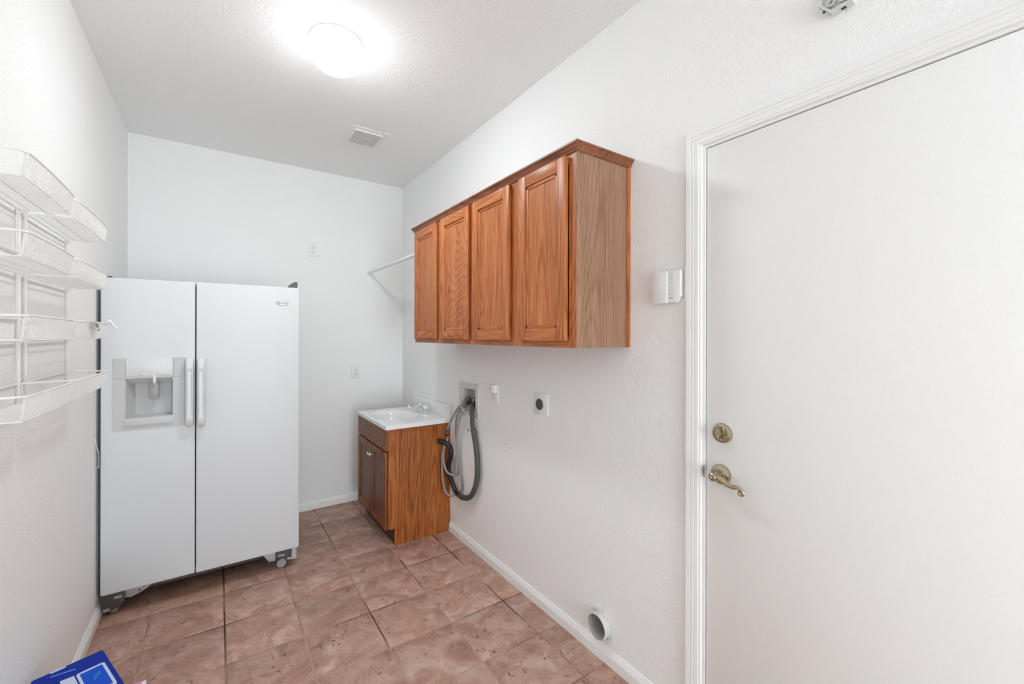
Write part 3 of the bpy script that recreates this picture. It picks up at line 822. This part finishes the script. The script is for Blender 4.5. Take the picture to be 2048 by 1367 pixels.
def inlet(name, label, pts, extra):
    t_ = thing(name, label, 'hose', (hx, 2.6, .35), 'washer supply hoses')
    p = HP(pts); bm = NB(); tube(bm, p, .0072, 12); obj('hose', bm, 'hose', t_)
    extra(t_, p); return t_
def ends_a(t_, p):
    bm = NB(); tube(bm, p[-9:-4], .0085, 12); obj('sleeve', bm, 'blue_end', t_)
    bm = NB(); tube(bm, p[-4:], [.0125, .013, .013, .0125], 14); obj('coupling', bm, 'rubber', t_)
def ends_b(t_, p):
    bm = NB(); tube(bm, p[:5], .012, 12); obj('coupling', bm, 'valve', t_)
# first hose: valve -> over the edge -> ends at a black coupling beside the vanity
inlet('supply_hose', 'short grey washer supply hose ending in a black coupling beside the vanity',
      [(2.548, .948, W + .012), (2.560, .940, W - .018), (2.590, .900, W - .040), (2.640, .840, W - .046), (2.685, .785, W - .050), (2.705, .742, W - .052), (2.712, .700, W - .054)], ends_a)
# second hose: long loop down to the bottom of the drain hose and back up
inlet('supply_hose', 'long grey washer supply hose looping down past the black elbow',
      [(2.440, .948, W + .012), (2.455, .938, W - .016), (2.520, .880, W - .042), (2.560, .800, W - .046), (2.585, .700, W - .044), (2.585, .600, W - .038), (2.570, .500, W - .030), (2.560, .420, W - .018),
       (2.575, .345, W - .014), (2.640, .300, W - .058), (2.690, .320, W - .076), (2.715, .400, W - .084), (2.722, .480, W - .086), (2.718, .580, W - .084), (2.714, .660, W - .054), (2.712, .695, W - .052)], ends_b)
# third: from the box down to a smaller loop
inlet('supply_hose', 'grey washer supply hose bent back in a small loop beside the drain hose',
      [(2.520, .935, W + .010), (2.545, .930, W - .016), (2.590, .880, W - .030), (2.612, .820, W - .034), (2.615, .740, W - .034), (2.606, .640, W - .030), (2.598, .540, W - .024), (2.600, .470, W - .022),
       (2.630, .438, W - .030), (2.672, .455, W - .070), (2.705, .520, W - .082), (2.712, .590, W - .080), (2.700, .640, W - .084)], ends_b)
bm = NB(); tube(bm, smooth_path([(W + .004, 2.588, .972), (W - .030, 2.555, .955), (W - .052, 2.500, .925), (W - .054, 2.440, .905), (W - .048, 2.395, .880), (W - .012, 2.378, .866)], 6), .0022, 6)
lathe(bm, [(0, -.004), (.0055, -.004), (.0055, .004), (0, .004)], (W - .054, 2.470, .914), 'X', 10)
o = obj('cable_tie', bm, 'white', None); tag(o, 'white cable tie strapping the hoses at the outlet box', 'cable tie')

# ------------------------------------------------------------------ outlets
def duplex(name, label, face, org, group=None):
    """face 'Y': on the back wall facing -y; face 'X': on the right wall facing -x"""
    t_ = thing(name, label, 'outlet', org, group)
    ox_, oy_, oz_ = org
    def P(u, d, v):      # u across, d out from the wall, v up
        return (ox_ + u, oy_ - d, oz_ + v) if face == 'Y' else (ox_ - d, oy_ - u, oz_ + v)
    def bx_(bm, u0, u1, d0, d1, v0, v1, bev=0):
        a, b = P(u0, d0, v0), P(u1, d1, v1)
        box(bm, min(a[0], b[0]), max(a[0], b[0]), min(a[1], b[1]), max(a[1], b[1]), a[2], b[2], bev, 2)
    bm = NB(); bx_(bm, -.035, .035, 0, .006, -.057, .057, .0022); obj('cover_plate', bm, 'offwhite', t_)
    for s_ in (-.0195, .0195):
        bm = NB()
        lathe(bm, [(0, 0), (.0168, 0), (.0168, -.0085), (.0155, -.0092), (0, -.0092)], P(0, 0, s_), face, 24, 1.0, .86) if face == 'Y' else lathe(bm, [(0, 0), (.0168, 0), (.0168, -.0085), (.0155, -.0092), (0, -.0092)], P(0, 0, s_), face, 24, 1.0, .86)
        r = obj('receptacle', bm, 'white', t_)
        bm = NB()
        bx_(bm, -.0075, -.0055, .008, .0096, s_ + .000, s_ + .009); bx_(bm, .0055, .0075, .008, .0096, s_ + .000, s_ + .008); bx_(bm, -.0025, .0025, .008, .0096, s_ - .010, s_ - .0055)
        obj('slots', bm, 'slot', r)
    bm = NB(); lathe(bm, [(0, 0), (.0032, 0), (.0032, -.0078), (0, -.0078)], P(0, 0, 0), face, 12); obj('screw', bm, 'white', t_)
    return t_
duplex('duplex_outlet', 'white duplex outlet high on the back wall above the refrigerator', 'Y', (1.116, D, 2.100), 'duplex outlets on the back wall')
duplex('duplex_outlet', 'white duplex outlet low on the back wall beside the refrigerator', 'Y', (1.458, D, 1.099), 'duplex outlets on the back wall')
duplex('duplex_outlet', 'white duplex outlet right of the washer box with a plugged-in adapter', 'X', (W, 2.160, 1.052))
ad = thing('plug_adapter', 'small white plug-in adapter in the outlet beside the washer box', 'adapter', (W, 2.160, 1.092))
bm = NB(); box(bm, W - .034, W - .0094, 2.122, 2.172, 1.062, 1.114, .006, 3); obj('housing', bm, 'white', ad)
bm = NB(); box(bm, W - .039, W - .033, 2.137, 2.171, 1.066, 1.110, .003, 2); obj('front_plate', bm, 'white', ad)
bm = NB(); lathe(bm, [(0, 0), (.0028, 0), (.0028, -.001), (0, -.001)], (W - .039, 2.152, 1.088), 'X', 12); obj('indicator', bm, 'slot', ad)
do = thing('dryer_outlet', 'square white plate with a round black dryer receptacle', 'outlet', (W, 1.720, 1.051))
bm = NB(); box(bm, W - .006, W, 1.663, 1.777, .994, 1.108, .0022, 2); obj('cover_plate', bm, 'offwhite', do)
bm = NB(); lathe(bm, [(0, 0), (.029, 0), (.029, -.010), (.0265, -.012), (.0255, -.0095), (0, -.0095)], (W, 1.728, 1.049), 'X', 36); rc = obj('receptacle', bm, 'gasket', do)
bm = NB()
box(bm, W - .0102, W - .009, 1.713, 1.716, 1.040, 1.056); box(bm, W - .0102, W - .009, 1.740, 1.743, 1.040, 1.056); box(bm, W - .0102, W - .009, 1.726, 1.730, 1.025, 1.036)
lathe(bm, [(0, 0), (.004, 0), (.004, -.0012), (0, -.0012)], (W - .009, 1.728, 1.066), 'X', 12)
obj('slots', bm, 'slot', rc)
for z, nm in ((.769, 'upper'), (.729, 'lower')):
    bm = NB(); lathe(bm, [(0, 0), (.0035, 0), (.0035, -.0015), (.002, -.002), (0, -.001)], (W, 2.061, z), 'X', 10)
    o = obj('wall_anchor', bm, 'grey_plastic', None); tag(o, f'{nm} of two tiny grey wall anchors below the dryer and washer outlets', 'anchor', 'wall anchors')

# ------------------------------------------------------------------ dryer duct stub
du = thing('dryer_duct', 'round white dryer duct stub sticking out above the right baseboard', 'duct', (W, 1.297, .09))
bm = NB(); n = 48; rings = []
for x, r in ((W + .10, .050), (W + .10, .0535), (W - .004, .0545), (W - .034, .0535), (W - .037, .052), (W - .036, .0500), (W + .09, .0490)):
    rings.append([bm.verts.new((x, 1.297 + r * math.cos(2 * math.pi * k / n), .147 + r * math.sin(2 * math.pi * k / n))) for k in range(n)])
for a, b in zip(rings[1:6], rings[2:6]):
    for k in range(n): bm.faces.new([a[k], a[(k + 1) % n], b[(k + 1) % n], b[k]])
obj('pipe', bm, 'duct_out', du)
bm = NB(); r1 = []
for x, r in ((W - .036, .0500), (W + .10, .0490)):
    r1.append([bm.verts.new((x, 1.297 + r * math.cos(2 * math.pi * k / n), .147 + r * math.sin(2 * math.pi * k / n))) for k in range(n)])
for k in range(n): bm.faces.new([r1[0][k], r1[0][(k + 1) % n], r1[1][(k + 1) % n], r1[1][k]])
bm.faces.new(r1[1])
obj('pipe_lining', bm, 'duct_in', du)
bm = NB(); rg = random.Random(3); prof_a = []
vo, vi, vf = [], [], []
for k in range(n):
    a = 2 * math.pi * k / n; j = rg.uniform(-.0025, .0045); s = math.sin(a); 
    vi.append(bm.verts.new((W - .0065 - rg.uniform(0, .003), 1.297 + .0555 * math.cos(a), .147 + .0555 * math.sin(a))))
    vo.append(bm.verts.new((W - .0003, 1.297 + (.062 + j) * math.cos(a), .147 + (.062 + j) * math.sin(a))))
    vf.append(bm.verts.new((W - .0003, 1.297 + .0545 * math.cos(a), .147 + .0545 * math.sin(a))))
for k in range(n):
    q = (k + 1) % n
    bm.faces.new([vi[k], vi[q], vo[q], vo[k]]); bm.faces.new([vf[k], vf[q], vi[q], vi[k]])
obj('plaster_collar', bm, 'duct_out', du, 20)

# ------------------------------------------------------------------ alarm keypad beside the door
kp = thing('alarm_keypad', 'white alarm keypad with a printed zone list beside the door', 'keypad', (W, .962, 1.525))
bm = NB(); prism(bm, [(1.017, 1.528), (.919, 1.528), (.901, 1.550), (.901, 1.643), (1.017, 1.643)], 'X', W - .026, W, .0015); obj('housing', bm, 'white', kp)
bm = NB(); box(bm, W - .031, W - .025, .953, 1.018, 1.526, 1.645, .0015, 2); obj('flip_cover', bm, 'white', kp)
bm = NB()
for k in range(11):
    z = 1.634 - k * .0076
    box(bm, W - .0264, W - .0255, .943, .9475, z, z + .0016); box(bm, W - .0264, W - .0255, .930, .939, z, z + .0010)
for z in (1.546, 1.542): box(bm, W - .0264, W - .0255, .930, .947, z, z + .0015)
obj('zone_print', bm, 'ink', kp)

# ------------------------------------------------------------------ empty sensor bracket above the door
sb = thing('sensor_bracket', 'small grey-white open sensor bracket on the wall above the door', 'bracket', (W, .44, 2.28))
out = [(.480, 2.316), (.449, 2.279), (.402, 2.283), (.398, 2.352), (.480, 2.352)]
inn = [(.474, 2.317), (.448, 2.286), (.408, 2.289), (.404, 2.346), (.474, 2.346)]
bm = NB()
A = [bm.verts.new((W, y, z)) for y, z in out]; B = [bm.verts.new((W - .026, y, z)) for y, z in out]; C = [bm.verts.new((W - .026, y, z)) for y, z in inn]; E = [bm.verts.new((W - .006, y, z)) for y, z in inn]
for a, b in ((A, B), (B, C), (C, E)):
    for k in range(5): bm.faces.new([a[k], a[(k + 1) % 5], b[(k + 1) % 5], b[k]])
bm.faces.new(E); bm.faces.new(A)
obj('shell', bm, 'box_pl', sb, 20)
bm = NB()
lathe(bm, [(0, 0), (.010, 0), (.010, -.012), (.006, -.012), (.006, -.004), (0, -.004)], (W - .006, .452, 2.312), 'X', 16)
lathe(bm, [(0, 0), (.008, 0), (.008, -.014), (.004, -.014), (.004, -.004), (0, -.004)], (W - .006, .425, 2.306), 'X', 16)
obj('screw_boss', bm, 'box_pl', sb)
bm = NB(); box(bm, W - .018, W - .013, .4655, .4700, 2.2945, 2.2985); box(bm, W - .018, W - .010, .418, .428, 2.2795, 2.2815)
obj('clip_slot', bm, 'slot', sb)

# ------------------------------------------------------------------ wire racks on the left wall
ZT = [1.834, 1.647, 1.451, 1.261]
def wire_rack(y0, y1, label):
    t_ = thing('wire_rack', label, 'rack', (0, (y0 + y1) / 2, 1.16), 'white wire racks on the left wall')
    for y in (y0 + .010, y1 - .010):
        bm = NB(); tube(bm, [(.0075, y, 1.185), (.0075, y, 1.795)], .0038, 8); obj('post', bm, 'wire', t_)
    yc, hw = (y0 + y1) / 2, (y1 - y0) / 2
    def plan(d, y, bow): return d + bow * (1 - ((y - yc) / hw) ** 2)
    for zt in ZT:
        zb = zt - .058
        for z in (zb - .004, ):
            bm = NB(); tube(bm, [(.0115, y0 + .004, z), (.0115, y1 - .002, z)], .0034, 8); obj('rail', bm, 'wire', t_)
        for y in (y0 + .010, y1 - .010):
            bm = NB(); box(bm, .001, .016, y - .005, y + .005, zb - .012, zb - .001, .0015, 1); obj('clip', bm, 'wire', t_)
        bm = NB()
        dT, dB, bow = .121, .113, .005
        y = y0 + .012
        while y < y1 - .008:
            xb_ = plan(dB, y, bow); xt_ = plan(dT, y, bow)
            tube(bm, [(.006, y, zb), (xb_ - .006, y, zb), (xb_, y, zb + .006), (xt_, y, zt)], .0010, 5, caps=False)
            y += .0095
        for ye, ys_ in ((y0, 1), (y1, -1)):
            k = 0
            for x, yq in ((.012, 0), (dT - .004, .014)):
                tube(bm, [(x - .008 if k else x, ye + ys_ * (.008 + yq), zb), (x, ye + ys_ * yq, zt)], .0018, 6, caps=False); k += 1
        for xs_ in (.030, .062):
            tube(bm, [(xs_, y0 + .008, zb - .0022), (xs_, y1 - .008, zb - .0022)], .0016, 5)
        bk = obj('basket', bm, 'wire', t_)
        # rim
        pts = [(.006, y0, zt), (dT - .022, y0, zt)]
        for a in (30, 60): pts.append((dT - .022 + .022 * math.sin(R(a)), y0 + .022 * (1 - math.cos(R(a))), zt))
        for k in range(13):
            yy = y0 + .022 + (y1 - y0 - .044) * k / 12; pts.append((plan(dT, yy, bow) + .0005, yy, zt))
        for a in (60, 30): pts.append((dT - .022 + .022 * math.sin(R(a)), y1 - .022 * (1 - math.cos(R(a))), zt))
        pts += [(dT - .022, y1, zt), (.006, y1, zt)]
        bm = NB(); tube(bm, pts, .0029, 8, closed=True); obj('rim', bm, 'wire', bk)
        lo = [(plan(dB, y0 + .008 + (y1 - y0 - .016) * k / 12, bow), y0 + .008 + (y1 - y0 - .016) * k / 12, zb) for k in range(13)]
        bm = NB(); tube(bm, [(.006, y0 + .008, zb)] + lo + [(.006, y1 - .008, zb)], .0018, 6); obj('base_wire', bm, 'wire', bk)
    return t_
wire_rack(1.452, 1.862, 'four-tier white wire rack on the left wall, cut off by the picture edge')
wire_rack(1.896, 2.350, 'four-tier white wire rack on the left wall, nearer the refrigerator')

# things left in the racks
bm = NB(); rg = random.Random(5)
cl = thing('metal_clip', 'small grey metal clip hooked on the third basket of the far wire rack', 'clip', (.13, 2.06, 1.40))
zc = ZT[2]
bm = NB(); pts = smooth_path([(.1315, 2.010, zc - .022), (.1335, 2.030, zc - .008), (.134, 2.060, zc - .004), (.1335, 2.090, zc - .014), (.1315, 2.105, zc - .026), (.131, 2.120, zc - .022)], 5)
tube(bm, pts, [.003, .0035, .004] + [.0055] * (len(pts) - 6) + [.004, .0035, .003], 8); obj('wing', bm, 'grey_plastic', cl)
bm = NB(); tube(bm, [(.133, 2.062, zc - .006), (.132, 2.058, zc - .026), (.131, 2.045, zc - .050)], .0032, 8)
lathe(bm, [(0, -.016), (.006, -.016), (.007, .016), (0, .016)], (.134, 2.085, zc - .024), 'Y', 12); obj('stem', bm, 'zinc', cl)
bm = NB(); pts = smooth_path([(.124, 2.318, ZT[2] + .006), (.128, 2.328, ZT[2] + .010), (.133, 2.338, ZT[2] + .003), (.138, 2.344, ZT[2] - .008), (.144, 2.348, ZT[2] - .017), (.147, 2.350, ZT[2] - .020)], 5)
tube(bm, pts, [.004 + .004 * abs(math.sin(i * 1.3)) for i in range(len(pts))], 7)
o = obj('plastic_twist', bm, 'white', None); tag(o, 'crumpled white plastic twist hanging on the far wire rack rim', 'plastic scrap')
bm = NB(); tube(bm, smooth_path([(.004, 2.832, .905), (.006, 2.833, .873), (.013, 2.835, .840), (.0155, 2.836, .815), (.0145, 2.836, .785), (.0150, 2.838, .768), (.012, 2.838, .760), (.006, 2.836, .762)], 6), .0013, 6)
o = obj('white_cord', bm, 'white', None); tag(o, 'thin white cord hanging in the gap left of the refrigerator', 'cord')

# ------------------------------------------------------------------ blue carton and packet in the corner
ZB = .335
cx_, cy_ = 0.168, 1.980
ang = math.radians(-159.5)
U = Vector((math.cos(ang), math.sin(ang), 0)); V = Vector((-U.y, U.x, 0))
C0 = Vector((cx_, cy_, 0))
def BP_(a, b, z): return C0 + U * a + V * b + Vector((0, 0, z))
def slab(bm, poly, z0, z1):
    v0 = [bm.verts.new(BP_(a, b, z0)) for a, b in poly]; v1 = [bm.verts.new(BP_(a, b, z1)) for a, b in poly]; n = len(poly)
    fs = [bm.faces.new(v0), bm.faces.new(list(reversed(v1)))]
    for i in range(n): fs.append(bm.faces.new([v0[i], v1[i], v1[(i + 1) % n], v0[(i + 1) % n]]))
    bmesh.ops.recalc_face_normals(bm, faces=fs); return fs
def rrect(a0, a1, b0, b1, r, k=4):
    out = []
    for ca, cb, s in ((a1 - r, b1 - r, 0), (a0 + r, b1 - r, 90), (a0 + r, b0 + r, 180), (a1 - r, b0 + r, 270)):
        for i in range(k + 1):
            t_ = R(s + 90 * i / k); out.append((ca + r * math.cos(t_), cb + r * math.sin(t_)))
    return out
bxo = thing('blue_carton', 'blue cardboard carton with a tablet pictured on top, in the left corner', 'box', (cx_, cy_, 0))
bm = NB(); fs = slab(bm, [(0, 0), (.163, 0), (.163, .36), (0, .36)], 0.0, ZB)
bmesh.ops.bevel(bm, geom=list({e for f in fs for e in f.edges}), offset=.0015, segments=2, affect='EDGES')
obj('carton', bm, 'blue', bxo)
def pr_(name, poly, mat, h): 
    bm = NB(); slab(bm, poly, ZB, ZB + h); return obj(name, bm, mat, bxo)
pr_('printed_frame', rrect(.012, .078, .078, .230, .008), 'print_white', .0005)
pr_('printed_screen', rrect(.019, .071, .088, .215, .002), 'screen', .0007)
for k in range(3):
    pr_('printed_glint', [(.030 + .006 * k, .120 + .004 * k), (.032 + .006 * k, .120 + .004 * k), (.038 + .006 * k, .142 + .006 * k), (.0365 + .006 * k, .143 + .006 * k)], 'lightblue', .0009)
pr_('printed_panel', [(.082, .080), (.112, .074), (.118, .20), (.082, .20)], 'print_white', .0005)
pr_('printed_streak', [(.072, .042), (.125, .024), (.126, .028), (.073, .047)], 'lightblue', .0005)
pr_('printed_corner', rrect(.088, .122, .001, .009, .003), 'print_white', .0005)
pk = thing('small_packet', 'white packet with a pink band beside the blue carton', 'packet', (.285, 1.80, 0))
bm = NB(); box(bm, .262, .300, 1.765, 1.812, 0, .285, .004, 2); obj('packet', bm, 'paper', pk)
bm = NB(); box(bm, .272, .290, 1.7645, 1.8125, .02, .2856, .003, 2); obj('pink_band', bm, 'pink', pk)
